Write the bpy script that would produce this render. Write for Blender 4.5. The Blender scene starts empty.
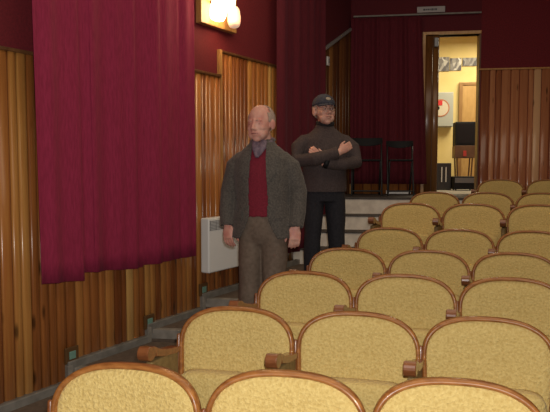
import bpy, bmesh, math, random
from mathutils import Vector, Matrix, noise
random.seed(7)
C = bpy.context.scene.collection
PI = math.pi
F = 600.0; CX = 275.0; CY = 206.0; EYE = 1.5
PITCH = math.atan(38 / F)
def R(d): return math.radians(d)
def at(px, py, Y):
    """surveyed point of the hall: picture coordinates and distance into the room"""
    u = (px - CX) / F; v = (CY - py) / F
    d = Vector((u, math.cos(PITCH) + v * math.sin(PITCH), -math.sin(PITCH) + v * math.cos(PITCH)))
    return Vector((0, 0, EYE)) + d * (Y / d.y)
def zat(py, Y): return at(CX, py, Y).z
# ------------------------------------------------------------------ materials
def mat(name, col=(.5, .5, .5), rough=.5, metal=0., coat=0., spec=.5, sheen=0.):
    m = bpy.data.materials.new(name); m.use_nodes = True
    b = m.node_tree.nodes['Principled BSDF']
    b.inputs['Base Color'].default_value = (*col, 1); b.inputs['Roughness'].default_value = rough
    b.inputs['Metallic'].default_value = metal; b.inputs['Coat Weight'].default_value = coat
    b.inputs['Specular IOR Level'].default_value = spec; b.inputs['Sheen Weight'].default_value = sheen
    return m
def N(m, t, **kw):
    n = m.node_tree.nodes.new(t)
    for k, v in kw.items():
        if k in n.inputs: n.inputs[k].default_value = v
        else: setattr(n, k, v)
    return n
def L(m, a, b): m.node_tree.links.new(a, b)
def B(m): return m.node_tree.nodes['Principled BSDF']
def coords(m, scale=(1, 1, 1)):
    t = N(m, 'ShaderNodeTexCoord'); mp = N(m, 'ShaderNodeMapping'); mp.inputs['Scale'].default_value = scale
    L(m, t.outputs['Object'], mp.inputs['Vector']); return mp.outputs['Vector']
def ramp(m, fac, stops):
    r = N(m, 'ShaderNodeValToRGB'); e = r.color_ramp.elements
    while len(e) < len(stops): e.new(.5)
    for q, (p, c) in zip(e, stops): q.position = p; q.color = (*c, 1)
    L(m, fac, r.inputs['Fac']); return r.outputs['Color']
def noise_mat(name, c1, c2, scale, rough=.6, bump=0., sc=(1, 1, 1), detail=4, lo=.35, hi=.65, **kw):
    m = mat(name, c1, rough, **kw)
    n = N(m, 'ShaderNodeTexNoise', Scale=scale, Detail=detail); L(m, coords(m, sc), n.inputs['Vector'])
    L(m, ramp(m, n.outputs['Fac'], [(lo, c1), (hi, c2)]), B(m).inputs['Base Color'])
    if bump:
        b = N(m, 'ShaderNodeBump', Strength=bump, Distance=.01); L(m, n.outputs['Fac'], b.inputs['Height']); L(m, b.outputs['Normal'], B(m).inputs['Normal'])
    return m
def emis(name, col, s):
    m = mat(name, col); B(m).inputs['Emission Color'].default_value = (*col, 1); B(m).inputs['Emission Strength'].default_value = s; return m
def plank_mat(name, stops, rough=.3):
    m = mat(name, rough=rough, coat=.5); B(m).inputs['Coat Roughness'].default_value = .22
    a = N(m, 'ShaderNodeAttribute', attribute_name='plank'); sep = N(m, 'ShaderNodeSeparateColor'); L(m, a.outputs['Color'], sep.inputs[0])
    v = coords(m)
    off = N(m, 'ShaderNodeVectorMath', operation='MULTIPLY_ADD'); L(m, a.outputs['Color'], off.inputs[0]); off.inputs[1].default_value = (3, 7, 11); L(m, v, off.inputs[2])
    mp = N(m, 'ShaderNodeMapping'); mp.inputs['Scale'].default_value = (45, 10, 1.6); L(m, off.outputs[0], mp.inputs['Vector'])
    g = N(m, 'ShaderNodeTexNoise', Scale=1., Detail=5.); g.inputs['Distortion'].default_value = .8; L(m, mp.outputs[0], g.inputs['Vector'])
    ad = N(m, 'ShaderNodeMath', operation='MULTIPLY_ADD'); L(m, g.outputs['Fac'], ad.inputs[0]); ad.inputs[1].default_value = .55; 
    sb = N(m, 'ShaderNodeMath', operation='SUBTRACT'); L(m, sep.outputs[0], sb.inputs[0]); sb.inputs[1].default_value = .27
    L(m, sb.outputs[0], ad.inputs[2])
    col = ramp(m, ad.outputs[0], stops)
    # knots
    mk = N(m, 'ShaderNodeMapping'); mk.inputs['Scale'].default_value = (11, 2, 2.6); L(m, off.outputs[0], mk.inputs['Vector'])
    vo = N(m, 'ShaderNodeTexVoronoi', Scale=1.); L(m, mk.outputs[0], vo.inputs['Vector'])
    kf = N(m, 'ShaderNodeMapRange'); L(m, vo.outputs['Distance'], kf.inputs[0]); kf.inputs[1].default_value = .06; kf.inputs[2].default_value = .17; kf.inputs[3].default_value = .3; kf.inputs[4].default_value = 1
    mx = N(m, 'ShaderNodeMix', data_type='RGBA', blend_type='MULTIPLY'); mx.inputs[0].default_value = 1
    L(m, col, mx.inputs[6]); L(m, kf.outputs[0], mx.inputs[7]); L(m, mx.outputs[2], B(m).inputs['Base Color'])
    return m
M = {}
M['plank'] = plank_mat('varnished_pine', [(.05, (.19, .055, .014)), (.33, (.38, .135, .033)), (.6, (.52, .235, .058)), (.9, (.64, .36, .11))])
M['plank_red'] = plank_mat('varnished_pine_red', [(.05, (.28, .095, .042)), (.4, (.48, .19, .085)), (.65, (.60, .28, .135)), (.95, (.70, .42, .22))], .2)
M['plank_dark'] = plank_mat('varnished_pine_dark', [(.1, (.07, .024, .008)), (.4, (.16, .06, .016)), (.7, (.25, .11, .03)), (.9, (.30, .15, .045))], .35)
M['trimwood'] = noise_mat('pine_trim', (.42, .2, .06), (.55, .3, .1), 6, .35, sc=(6, 6, 1), coat=.3)
M['trimdark'] = noise_mat('dark_trim', (.10, .04, .015), (.16, .07, .025), 6, .4, sc=(6, 6, 1))
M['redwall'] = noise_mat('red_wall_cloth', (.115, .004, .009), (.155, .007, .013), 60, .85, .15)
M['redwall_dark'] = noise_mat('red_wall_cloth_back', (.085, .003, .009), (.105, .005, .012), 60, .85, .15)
def curtain_mat(name, c1, c2):
    m = mat(name, c1, .9, sheen=.08)
    n = N(m, 'ShaderNodeTexNoise', Scale=1., Detail=4.); L(m, coords(m, (90, 90, 14)), n.inputs['Vector'])
    L(m, ramp(m, n.outputs['Fac'], [(.35, c1), (.65, c2)]), B(m).inputs['Base Color'])
    b = N(m, 'ShaderNodeBump', Strength=.25, Distance=.004); L(m, n.outputs['Fac'], b.inputs['Height']); L(m, b.outputs['Normal'], B(m).inputs['Normal'])
    B(m).inputs['Sheen Tint'].default_value = (.8, .1, .25, 1)
    return m
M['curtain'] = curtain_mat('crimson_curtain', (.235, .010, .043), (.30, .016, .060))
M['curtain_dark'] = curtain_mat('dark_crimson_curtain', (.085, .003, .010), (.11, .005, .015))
M['fabric'] = noise_mat('mustard_upholstery', (.56, .39, .12), (.74, .56, .21), 85, .85, .9, detail=4, lo=.3, hi=.7, sheen=.15)
M['seatwood'] = noise_mat('seat_wood', (.24, .082, .018), (.42, .17, .042), 5, .36, sc=(3, 9, 9), coat=.35)
M['knobwood'] = noise_mat('arm_wood', (.17, .055, .018), (.26, .09, .03), 6, .28, sc=(3, 9, 9), coat=.6)
M['armside'] = noise_mat('arm_side', (.19, .12, .04), (.26, .17, .06), 30, .7, .2)
M['iron'] = mat('black_iron', (.02, .02, .02), .5)
M['concrete'] = noise_mat('grey_concrete', (.12, .105, .09), (.2, .18, .155), 9, .8, .2, detail=6)
M['paleconc'] = noise_mat('pale_concrete', (.20, .18, .15), (.30, .27, .23), 12, .8, .2)
M['skirt'] = noise_mat('grey_skirting', (.15, .14, .12), (.22, .205, .18), 14, .45, .1)
M['riser'] = noise_mat('pale_riser', (.64, .57, .48), (.80, .73, .62), 10, .75, .1)
M['tread'] = noise_mat('dark_tread', (.05, .04, .035), (.08, .065, .055), 10, .7)
M['tile'] = noise_mat('tan_carpet', (.10, .07, .05), (.14, .10, .07), 30, .9)
M['white'] = mat('white_enamel', (.82, .82, .80), .4)
M['grille'] = mat('grey_grille', (.25, .25, .25), .5)
M['black'] = mat('black_plastic', (.008, .008, .009), .6, spec=.25)
M['glassgreen'] = mat('green_glass', (.16, .30, .24), .15, coat=.5)
M['bronze'] = mat('brown_frame', (.11, .055, .02), .4)
M['steel'] = mat('grey_metal', (.25, .26, .27), .4, .5)
M['ceil'] = mat('ceiling_paint', (.3, .25, .2), .9)
M['shade_lit'] = emis('lit_opal_glass', (1, .78, .45), 9.)
M['shade_lit2'] = emis('lit_opal_glass_bright', (1, .80, .5), 11.)
M['shade_dim'] = emis('opal_glass_dim', (.95, .62, .42), .45)
M['yellow'] = noise_mat('yellow_wall', (.72, .56, .22), (.76, .60, .26), 5, .8)
M['offwhite'] = mat('offwhite_ceiling', (.75, .72, .62), .8)
# ------------------------------------------------------------------ helpers
def setp(o, label=None, cat=None, group=None, kind=None):
    if label: o['label'] = label
    if cat: o['category'] = cat
    if group: o['group'] = group
    if kind: o['kind'] = kind
    return o
def empty(name, loc=(0, 0, 0), rz=0., parent=None):
    o = bpy.data.objects.new(name, None); o.location = loc; o.rotation_euler = (0, 0, rz); o.empty_display_size = .1
    C.objects.link(o); o.parent = parent; return o
def obj(name, bm, m, parent=None, smooth=False, loc=None, rz=None, bevel=0., seg=2, angle=35):
    bmesh.ops.recalc_face_normals(bm, faces=bm.faces[:])
    me = bpy.data.meshes.new(name); bm.to_mesh(me); bm.free()
    ms = m if isinstance(m, (list, tuple)) else [m]
    for q in ms: me.materials.append(M[q] if isinstance(q, str) else q)
    o = bpy.data.objects.new(name, me); C.objects.link(o); o.parent = parent
    if loc is not None: o.location = loc
    if rz is not None: o.rotation_euler = (0, 0, rz)
    if smooth: me.shade_smooth()
    if bevel:
        b = o.modifiers.new('b', 'BEVEL'); b.width = bevel; b.segments = seg; b.limit_method = 'ANGLE'; b.angle_limit = R(angle)
    return o
def box(bm, x0, x1, y0, y1, z0, z1, mtx=None):
    vs = [bm.verts.new((x, y, z)) for z in (z0, z1) for y in (y0, y1) for x in (x0, x1)]
    for f in ((0, 1, 3, 2), (4, 6, 7, 5), (0, 4, 5, 1), (2, 3, 7, 6), (0, 2, 6, 4), (1, 5, 7, 3)): bm.faces.new([vs[i] for i in f])
    if mtx: bmesh.ops.transform(bm, matrix=mtx, verts=vs)
    return vs
def boxm(*a, **k):
    bm = bmesh.new(); box(bm, *a, **k); return bm
def prism(bm, pts, z0, z1):
    lo = [bm.verts.new((x, y, z0)) for x, y in pts]; hi = [bm.verts.new((x, y, z1)) for x, y in pts]
    bm.faces.new(lo[::-1]); bm.faces.new(hi); n = len(pts)
    for i in range(n): bm.faces.new((lo[i], lo[(i + 1) % n], hi[(i + 1) % n], hi[i]))
def profile(bm, pts, y0, y1):
    """outline in x,z extruded along y"""
    a = [bm.verts.new((x, y0, z)) for x, z in pts]; b = [bm.verts.new((x, y1, z)) for x, z in pts]
    bm.faces.new(a); bm.faces.new(b[::-1]); n = len(pts)
    for i in range(n): bm.faces.new((a[i], b[i], b[(i + 1) % n], a[(i + 1) % n]))
def tube(bm, pts, radii, seg=14, side=(1, 0, 0), cap=.6):
    pts = [Vector(p) for p in pts]; rad = [(r, r) if not isinstance(r, (tuple, list)) else r for r in radii]
    n = len(pts); tans = []
    for i in range(n):
        t = (pts[min(i + 1, n - 1)] - pts[max(i - 1, 0)]).normalized(); tans.append(t)
    P = []; Q = []; T = []
    if cap:
        for k, s in ((1, .35), (.75, .75)):
            P.append(pts[0] - tans[0] * min(rad[0]) * cap * k); Q.append((rad[0][0] * s, rad[0][1] * s)); T.append(tans[0])
    P += pts; Q += rad; T += tans
    if cap:
        for k, s in ((.75, .75), (1, .35)):
            P.append(pts[-1] + tans[-1] * min(rad[-1]) * cap * k); Q.append((rad[-1][0] * s, rad[-1][1] * s)); T.append(tans[-1])
    rings = []
    for p, q, t in zip(P, Q, T):
        s = Vector(side); s = s - t * s.dot(t)
        if s.length < 1e-3: s = Vector((0, 1, 0)) - t * t.y
        s.normalize(); w = t.cross(s)
        rings.append([bm.verts.new(p + s * q[0] * math.cos(2 * PI * k / seg) + w * q[1] * math.sin(2 * PI * k / seg)) for k in range(seg)])
    for a, b in zip(rings, rings[1:]):
        for k in range(seg): bm.faces.new((a[k], a[(k + 1) % seg], b[(k + 1) % seg], b[k]))
    bm.faces.new(rings[0][::-1]); bm.faces.new(rings[-1])
def rod(bm, pts, r, seg=8): tube(bm, pts, [r] * len(pts), seg, cap=0)
def ell(bm, c, r, mtx=None, seg=20):
    q = Matrix.Translation(Vector(c)) @ (mtx or Matrix()) @ Matrix.Diagonal((r[0], r[1], r[2], 1))
    bmesh.ops.create_uvsphere(bm, u_segments=seg, v_segments=max(8, seg * 2 // 3), radius=1, matrix=q)
def remesh(name, bm, voxel, m, parent, smooth=4, keep=None, solid=0.):
    bmesh.ops.recalc_face_normals(bm, faces=bm.faces[:])
    me = bpy.data.meshes.new('t'); bm.to_mesh(me); bm.free()
    o = bpy.data.objects.new('t', me); C.objects.link(o)
    r = o.modifiers.new('r', 'REMESH'); r.mode = 'VOXEL'; r.voxel_size = voxel
    s = o.modifiers.new('s', 'SMOOTH'); s.factor = .5; s.iterations = smooth
    dg = bpy.context.evaluated_depsgraph_get(); dg.update()
    new = bpy.data.meshes.new_from_object(o.evaluated_get(dg)); bpy.data.objects.remove(o)
    if keep:
        b = bmesh.new(); b.from_mesh(new)
        bmesh.ops.delete(b, geom=[f for f in b.faces if not keep(f.calc_center_median(), f.normal)], context='FACES')
        b.to_mesh(new); b.free()
    new.name = name; new.materials.clear(); new.materials.append(M[m] if isinstance(m, str) else m); new.shade_smooth()
    o = bpy.data.objects.new(name, new); C.objects.link(o); o.parent = parent
    if solid:
        q = o.modifiers.new('k', 'SOLIDIFY'); q.thickness = solid; q.offset = -1
    return o
# ------------------------------------------------------------------ hall layout
D1 = Vector((.625, 1.0)).normalized()          # left wall direction
P1 = Vector((-3.9, 0.0)); TH1 = math.atan2(D1.y, D1.x)
def wallX(Z): return -3.9 + .625 * Z
Z1E = 6.35                                      # where the wall turns behind the second curtain
PT = Vector((wallX(Z1E), Z1E)); PC = Vector((1.03, 8.25))
TH2 = math.atan2(PC.y - PT.y, PC.x - PT.x); LEN2 = (PC - PT).length
THB = math.atan(-.14); 
def S(Z): return Z / D1.y                      # distance along the left wall of the point at depth Z
def backY(X): return 8.25 - .14 * (X - 1.03)
def SX(X): return (X - 1.03) / math.cos(THB)
W1 = Matrix.Translation((P1.x, P1.y, 0)) @ Matrix.Rotation(TH1, 4, 'Z')
def onwall(o, which=1):
    if which == 1: o.location = (P1.x, P1.y, o.location.z); o.rotation_euler = (0, 0, TH1)
    elif which == 2: o.location = (PT.x, PT.y, o.location.z); o.rotation_euler = (0, 0, TH2)
    else: o.location = (PC.x, PC.y, o.location.z); o.rotation_euler = (0, 0, THB)
    return o
CEIL = EYE + 3.1
def structure(name, bm, m, **k):
    o = obj(name, bm, m, **k); o['kind'] = 'structure'; return o
wl = onwall(structure('wall_left', boxm(-5, S(Z1E), 0, .2, -.6, CEIL), 'redwall'))
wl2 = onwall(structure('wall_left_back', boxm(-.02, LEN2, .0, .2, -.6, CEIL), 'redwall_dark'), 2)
def planks(bm, s0, s1, z0, ztop, w=.068, d=.018, jit=.22, gap=.0035):
    """vertical tongue and groove boards, each with eased edges; colour value per board kept in the 'plank' layer"""
    lay = bm.loops.layers.color.get('plank') or bm.loops.layers.color.new('plank')
    s = s0
    while s < s1 - .01:
        e = min(s1, s + w * random.uniform(1 - jit, 1 + jit))
        if s1 - e < .02: e = s1
        c = random.random(); c2 = random.random(); col = (min(1, max(0, random.gauss(.52, .20))), c, c2, 1)
        hw = (e - gap - s) / 2; mc = s + hw
        pr = [(mc + hw * u, -d * (1 - .34 * u * u - .66 * abs(u) ** 12)) for u in (-1, -.975, -.93, -.86, -.72, -.5, -.25, 0, .25, .5, .72, .86, .93, .975, 1)]
        lo = [bm.verts.new((x, y, z0)) for x, y in pr]; hi = [bm.verts.new((x, y, ztop(x))) for x, y in pr]
        fs = [bm.faces.new(hi), bm.faces.new(lo[::-1])]
        for i in range(len(pr)):
            j = (i + 1) % len(pr); q = bm.faces.new((lo[i], lo[j], hi[j], hi[i])); q.smooth = j != 0; fs.append(q)
        for f in fs:
            for l in f.loops: l[lay] = col
        s = e
# wainscot on left wall in three heights
h1 = EYE + .70; h2 = EYE + .81; h3 = EYE + 1.03
sA = S(4.45); sB = S(5.44)
bm = bmesh.new()
planks(bm, -4.5, sA, -.5, lambda x: h1); planks(bm, sA, sB, -.3, lambda x: h2); planks(bm, sB, S(Z1E) , -.2, lambda x: h3)
o = onwall(structure('wall_left_wainscot', bm, 'plank'))
bm = bmesh.new()
for a, b, h in ((-4.5, sA, h1), (sA, sB, h2), (sB, S(Z1E), h3)): box(bm, a, b, -.028, 0, h, h + .022)
o = onwall(structure('trim_1', bm, 'trimdark', bevel=.004))
bm = bmesh.new(); box(bm, sB - .035, sB, -.034, -.0005, h2 + .022, h3 + .022); box(bm, sB, sB + .012, -.03, -.0005, EYE - .3, h3 + .02)
o = onwall(structure('trim_2', bm, 'trimwood', bevel=.004))
# raked wainscot beyond curtain
def rake(x):
    zA = EYE + 1.29; zB = EYE + 1.86
    sA_ = LEN2 * .40
    return zA + (zB - zA) * max(0, min(1, (x - sA_) / (LEN2 - .03 - sA_)))
bm = bmesh.new(); planks(bm, .05, LEN2 - .03, -.2, rake, w=.11)
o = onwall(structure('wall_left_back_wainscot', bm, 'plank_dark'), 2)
bm = bmesh.new(); profile(bm, [(LEN2 * .36, rake(0) - .01), (LEN2 * .4, rake(0)), (LEN2 - .03, rake(LEN2)), (LEN2 - .03, rake(LEN2) + .03), (LEN2 * .4, rake(0) + .035), (LEN2 * .36, rake(0) + .02)], -.04, -.0005)
o = onwall(structure('trim_3', bm, 'grille', bevel=.003), 2)
o = onwall(structure('trim_4', boxm(LEN2 - .05, LEN2 - .005, -.045, -.0005, EYE - .38, EYE + 1.88), 'trimwood', bevel=.004), 2)
# ------------------------------------------------------------------ floor levels of the aisle
def bound(Z): return -.86 + .5 * (Z - 2.18)          # aisle edge beside the seats
def crossW(Zw):   # step line passing the wall at depth Zw : returns wall point and seat-side point
    a = (wallX(Zw), Zw)
    # Z = Zw - .14*(X - a.x) ; X = bound(Z)
    Zq = (Zw + .14 * a[0] + .14 * .86 + .14 * .5 * 2.18) / (1 + .14 * .5)
    return a, (bound(Zq), Zq)
levels = [(-1.0, -1.62), (1.6, -1.62), (2.6, -1.55), (3.3, -1.48), (3.99, -1.352), (4.63, -1.262), (5.2, -1.145), (5.78, -1.06), (6.75, None)]
structure('floor', boxm(-6, 9, -5, 9.6, -.6, EYE - 1.66), 'concrete')
for (z0, h), (z1, _) in zip(levels[:-1], levels[1:]):
    (a, b), (d, c) = crossW(z0), crossW(z1)
    bm = bmesh.new(); prism(bm, [a, b, c, d], -.3, EYE + h)
    structure('floor', bm, 'tile', bevel=.006)
    bm = bmesh.new()                                           # pale concrete nosing along the step edge
    n = Vector((.14, 1)).normalized() * .055; e = Vector((-.14, -1)).normalized() * .004
    prism(bm, [(a[0] + e.x, a[1] + e.y), (b[0] + e.x, b[1] + e.y), (b[0] + n.x, b[1] + n.y), (a[0] + n.x, a[1] + n.y)], EYE + h - .07, EYE + h + .004)
    structure('floor_nosing', bm, 'paleconc', bevel=.004)
# stepped skirting
bm = bmesh.new()
for (z0, h), (z1, _) in zip(levels[:-1], levels[1:]):
    box(bm, S(z0) - (.03 if z0 > 0 else 0), S(z1) + .0, -.05, -.0, EYE + h - .03, EYE + h + .055)
o = onwall(structure('baseboard_left', bm, 'skirt', bevel=.008))
bm = bmesh.new()
for (z0, h), (z1, _) in zip(levels[1:-1], levels[2:]):
    box(bm, S(z0) - .034, S(z0) + .004, -.052, -.0, EYE + h - .10, EYE + h + .03)
o = onwall(structure('trim_5', bm, 'paleconc', bevel=.006))
# stairs to the rear landing
def stepline(Zat087, X): return Zat087 - .14 * (X - .87)
fl = [(7.24, -.35), (7.0, -.55), (6.75, -.72), (6.5, -.889)]
for i, (zq, h) in enumerate(fl):
    xr = 1.48 if i else 2.47
    xl = PT.x + .0 if i else PT.x + .25
    p = []
    def leftx(zq):  # intersection with rear part of left wall
        t = (zq - PT.y) / (PC.y - PT.y); return PT.x + t * (PC.x - PT.x) - .01
    X0 = leftx(stepline(zq, .5)) if zq > 6.6 else leftx(6.6)
    zr = 9.2 if i == 0 else 7.6
    bm = bmesh.new()
    pts = [(X0, stepline(zq, X0)), (xr, stepline(zq, xr)), (xr, backY(xr) + (.0) if i == 0 else stepline(7.3, xr)), (PC.x if i == 0 else leftx(7.4), backY(PC.x) if i == 0 else stepline(7.3, leftx(7.4)))]
    prism(bm, pts, EYE - 1.2, EYE + h - .016)
    structure('staircase_riser' if i else 'floor_landing', bm, 'riser')
    bm = bmesh.new()
    pts2 = [(X0 - .0, pts[0][1] - .012), (xr, pts[1][1] - .012), pts[2], pts[3]]
    prism(bm, pts2, EYE + h - (.016 if i else .026), EYE + h)
    structure('staircase_tread' if i else 'floor_landing_edge', bm, 'tread', bevel=.004)
structure('floor', boxm(-.6, 2.0, 6.2, 7.4, -.3, EYE - 1.062), 'concrete')
# ------------------------------------------------------------------ theatre seats
HB = .80
def outline(a=.284, b=.185, n=2.7, zb=.36, ins=0.):
    pts = []; zc = HB - b
    for k in range(7): z = zb + (zc - zb) * k / 7; pts.append((a - ins - .012 * (1 - k / 7), z))
    for k in range(33):
        t = PI * k / 32; c, s = math.cos(t), math.sin(t)
        pts.append(((a - ins) * math.copysign(abs(c) ** (2 / n), c), zc + (b - ins) * abs(s) ** (2 / n)))
    for k in range(6, -1, -1): z = zb + (zc - zb) * k / 7; pts.append((-(a - ins - .012 * (1 - k / 7)), z))
    return pts
def yb(x, z): return -(HB - z) * .14 - .035 * (x / .28) ** 2 + .02
def make_seat():
    root = empty('theatre_seat')
    # wooden rim
    out = outline(); inn = outline(ins=.021); bm = bmesh.new(); prof = []
    for (x, z), (u, w) in zip(out, inn):
        y = yb(x, z)
        ox, oz, ix, iz = x, z, u, w
        mx, mz = (ox + ix) / 2, (oz + iz) / 2
        sec = []
        for k in range(10):
            t = 2 * PI * k / 10; c = math.copysign(abs(math.cos(t)) ** .75, math.cos(t)); s = math.copysign(abs(math.sin(t)) ** .75, math.sin(t))
            sec.append(bm.verts.new((mx + (ox - mx) * c, y + .023 * s, mz + (oz - mz) * c)))
        prof.append(sec)
    for a, b in zip(prof, prof[1:]):
        for k in range(10): bm.faces.new((a[k], a[(k + 1) % 10], b[(k + 1) % 10], b[k]))
    bm.faces.new(prof[0]); bm.faces.new(prof[-1])
    obj('wooden_rim', bm, 'seatwood', root, smooth=True)
    # cushion on the back
    def fan(ins, bulge, y0, zb, flip=1):
        bm = bmesh.new(); o_ = outline(ins=ins, zb=zb); cz = (HB + zb) / 2; rings = []
        for k in (1., .985, .95, .88, .75, .55, .3):
            rings.append([bm.verts.new((x * k, yb(x * k, cz + (z - cz) * k) + flip * (-y0 - bulge * (1 - k ** 10) ** .6), cz + (z - cz) * k)) for x, z in o_])
        n = len(o_)
        for a, b in zip(rings, rings[1:]):
            for i in range(n): bm.faces.new((a[i], a[(i + 1) % n], b[(i + 1) % n], b[i]))
        bm.faces.new(rings[-1])
        return bm
    obj('back_cushion', fan(.018, .018, .004, .40), 'fabric', root, smooth=True)
    obj('back_panel', fan(.014, .004, .012, .36, -1), 'seatwood', root, smooth=True)
    # tipped-up seat cushion standing in front of the lower back
    bm = bmesh.new(); g = []
    for yy, sc_ in ((-.085, .93), (-.10, 1), (-.15, 1), (-.166, .97), (-.174, .88), (-.177, .6)):
        ring = []
        for k in range(40):
            t = 2 * PI * k / 40; c = math.copysign(abs(math.cos(t)) ** .3, math.cos(t)); q = math.copysign(abs(math.sin(t)) ** .3, math.sin(t))
            x = .243 * c * sc_; z = .355 + .165 * q * sc_
            ring.append(bm.verts.new((x - .012, yy - (.5 - z) * .10, z)))
        g.append(ring)
    for a, b in zip(g, g[1:]):
        for k in range(40): bm.faces.new((a[k], a[(k + 1) % 40], b[(k + 1) % 40], b[k]))
    bm.faces.new(g[0]); bm.faces.new(g[-1]); obj('seat', bm, 'fabric', root, smooth=True)
    bm = bmesh.new(); rod(bm, [(-.25, -.10, .22), (.235, -.10, .22)], .014, 10); obj('hinge_bar', bm, 'iron', root, smooth=True)
    return root
SH = .14
def add_arm(root, sx):
    x = .289 * sx
    bm = bmesh.new(); w = .026
    # flat arm rolled over at the front end
    pr = [(-.06, .610), (-.16, .626), (-.24, .648), (-.285, .672)]
    for k in range(15):
        t = R(112) + R(235) * k / 14; pr.append((-.315 + .035 * math.cos(t), .648 + .035 * math.sin(t)))
    pr += [(-.275, .622), (-.20, .600), (-.06, .582)]
    a = [bm.verts.new((x - w + SH * y, y, z)) for y, z in pr]; b = [bm.verts.new((x + w + SH * y, y, z)) for y, z in pr]
    bm.faces.new(a); bm.faces.new(b[::-1])
    for i in range(len(pr)): j = (i + 1) % len(pr); bm.faces.new((a[i], b[i], b[j], a[j]))
    arm = obj('armrest', bm, 'knobwood', root, bevel=.007, seg=3, angle=50)
    bm = bmesh.new()
    a = [(-.065, .60), (-.30, .60), (-.29, .30), (-.2, .26), (-.07, .26)]
    va = [bm.verts.new((x - .017 + SH * y, y, z)) for y, z in a]; vb = [bm.verts.new((x + .017 + SH * y, y, z)) for y, z in a]
    bm.faces.new(va); bm.faces.new(vb[::-1])
    for i in range(5): j = (i + 1) % 5; bm.faces.new((va[i], vb[i], vb[j], va[j]))
    obj('side_panel', bm, 'armside', root, bevel=.008)
    bm = bmesh.new(); box(bm, x - .05, x - .02, -.22, -.12, .0, .28); box(bm, x - .055, x - .015, -.30, -.04, 0, .02)
    obj('leg', bm, 'iron', root, bevel=.004)
    # post joining neighbouring backs
    bm = bmesh.new(); tube(bm, [(x, yb(.28, .45), .35), (x, yb(.28, .6), .66)], [.014, .010], 10); obj('back_post', bm, 'knobwood', root, smooth=True)
def copy_tree(o, parent=None):
    c = o.copy(); C.objects.link(c); c.parent = parent
    for ch in o.children: copy_tree(ch, c)
    return c
proto = make_seat(); add_arm(proto, -1)
proto2 = copy_tree(proto); add_arm(proto2, 1)
PW = .575
rows = [  # left post px, next post px, angle, top drop below eye, seats
    (50, 205, 8, .71, 3), (180, 297.5, 10, .672, 3), (257.5, 355.5, 10.4, .607, 3), (309, 388.5, 12, .583, 3),
    (357, 425, 13, .513, 3), (380.5, 442, 13, .332, 3), (409, 461, 13, .27, 3), (476.5, 525, 13, .137, 2)]
ordn = ['nearest', 'second', 'third', 'fourth', 'fifth', 'sixth', 'seventh', 'eighth and furthest']
posn = [['aisle end', 'second from the aisle', 'third from the aisle']] * 7 + [['one beside the doorway', 'one beside the glossy boards']]
used = set()
for r, (a, b, ang, top, n) in enumerate(rows):
    al = R(ang); a_ = (a - CX) / F; b_ = (b - CX) / F
    Za = PW * (math.cos(al) + b_ * math.sin(al)) / (b_ - a_)
    p0 = Vector((a_ * Za, Za)); d = Vector((math.cos(al), -math.sin(al)))
    fz = EYE - top - HB
    for k in range(n):
        last = k == n - 1
        src = proto2 if last else proto
        s = src if id(src) not in used else copy_tree(src); used.add(id(src))
        c = p0 + d * PW * (k + .5)
        s.location = (c.x, c.y, fz); s.rotation_euler = (0, 0, -al - R(3))
        where = posn[r][k]
        rn = ordn[r] + ' row' + (' from the camera' if 0 < r < 7 else '')
        lab = 'mustard theatre seat, %s in the %s' % (where, rn)
        if r == 7: lab = 'mustard theatre seat in the furthest row, ' + where
        setp(s, lab, 'theatre seat', 'rows of mustard theatre seats')
    # tier under the row
    bm = bmesh.new(); Ln = PW * n + .6
    q = Matrix.Translation((p0.x, p0.y, 0)) @ Matrix.Rotation(-al, 4, 'Z')
    box(bm, -.03, Ln, -.50, .34 if r < 7 else .30, -.4, fz, q)
    structure('floor', bm, 'tile')
# ------------------------------------------------------------------ wall fittings on the left wall
for k, (px, py, Zw, lab) in enumerate(((68.5, 354, 4.0, 'small square step light with green glass, nearest the front of the panelled wall'),
                                  (144, 321, 4.63, 'small square step light with green glass below the right part of the crimson curtain'),
                                  (198.7, 289, 5.2, 'small square step light with green glass under the white radiator'))):
    p = at(px, py, Zw); s = S(Zw)
    r = onwall(empty('step_light', (0, 0, 0)))
    r.location = (P1.x + D1.x * s, P1.y + D1.y * s, p.z); 
    obj('lamp_frame', boxm(-.055, .055, -.038, -.019, -.055, .055), 'bronze', r, bevel=.006)
    bm = bmesh.new(); box(bm, -.027, .027, -.044, -.036, -.027, .027)
    obj('glass_lens', bm, 'glassgreen', r, bevel=.004)
    setp(r, lab, 'step light', 'step lights along the aisle')
# radiator
s0 = S(5.165); rt = EYE - .43; rb = EYE - .905
r = empty('radiator', (P1.x + D1.x * s0, P1.y + D1.y * s0, rb), TH1); Lr = .95; Hr = rt - rb
obj('housing', boxm(0, Lr, -.125, -.035, 0, Hr), 'white', r, bevel=.012, seg=3)
bm = bmesh.new(); 
for k in range(7): box(bm, .012, Lr - .012, -.1285, -.122, Hr - .105 + k * .0125, Hr - .1 + k * .0125)
for k in range(12): box(bm, .02 + k * .08, .024 + k * .08, -.129, -.122, Hr - .108, Hr - .02)
obj('air_grille', bm, 'grille', r)
bm = bmesh.new()
for x in (.12, Lr - .14): box(bm, x, x + .03, -.04, -.018, .08, Hr - .08)
obj('bracket', bm, 'grille', r)
setp(r, 'white flat electric radiator mounted low on the wooden panelling', 'radiator')
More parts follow.
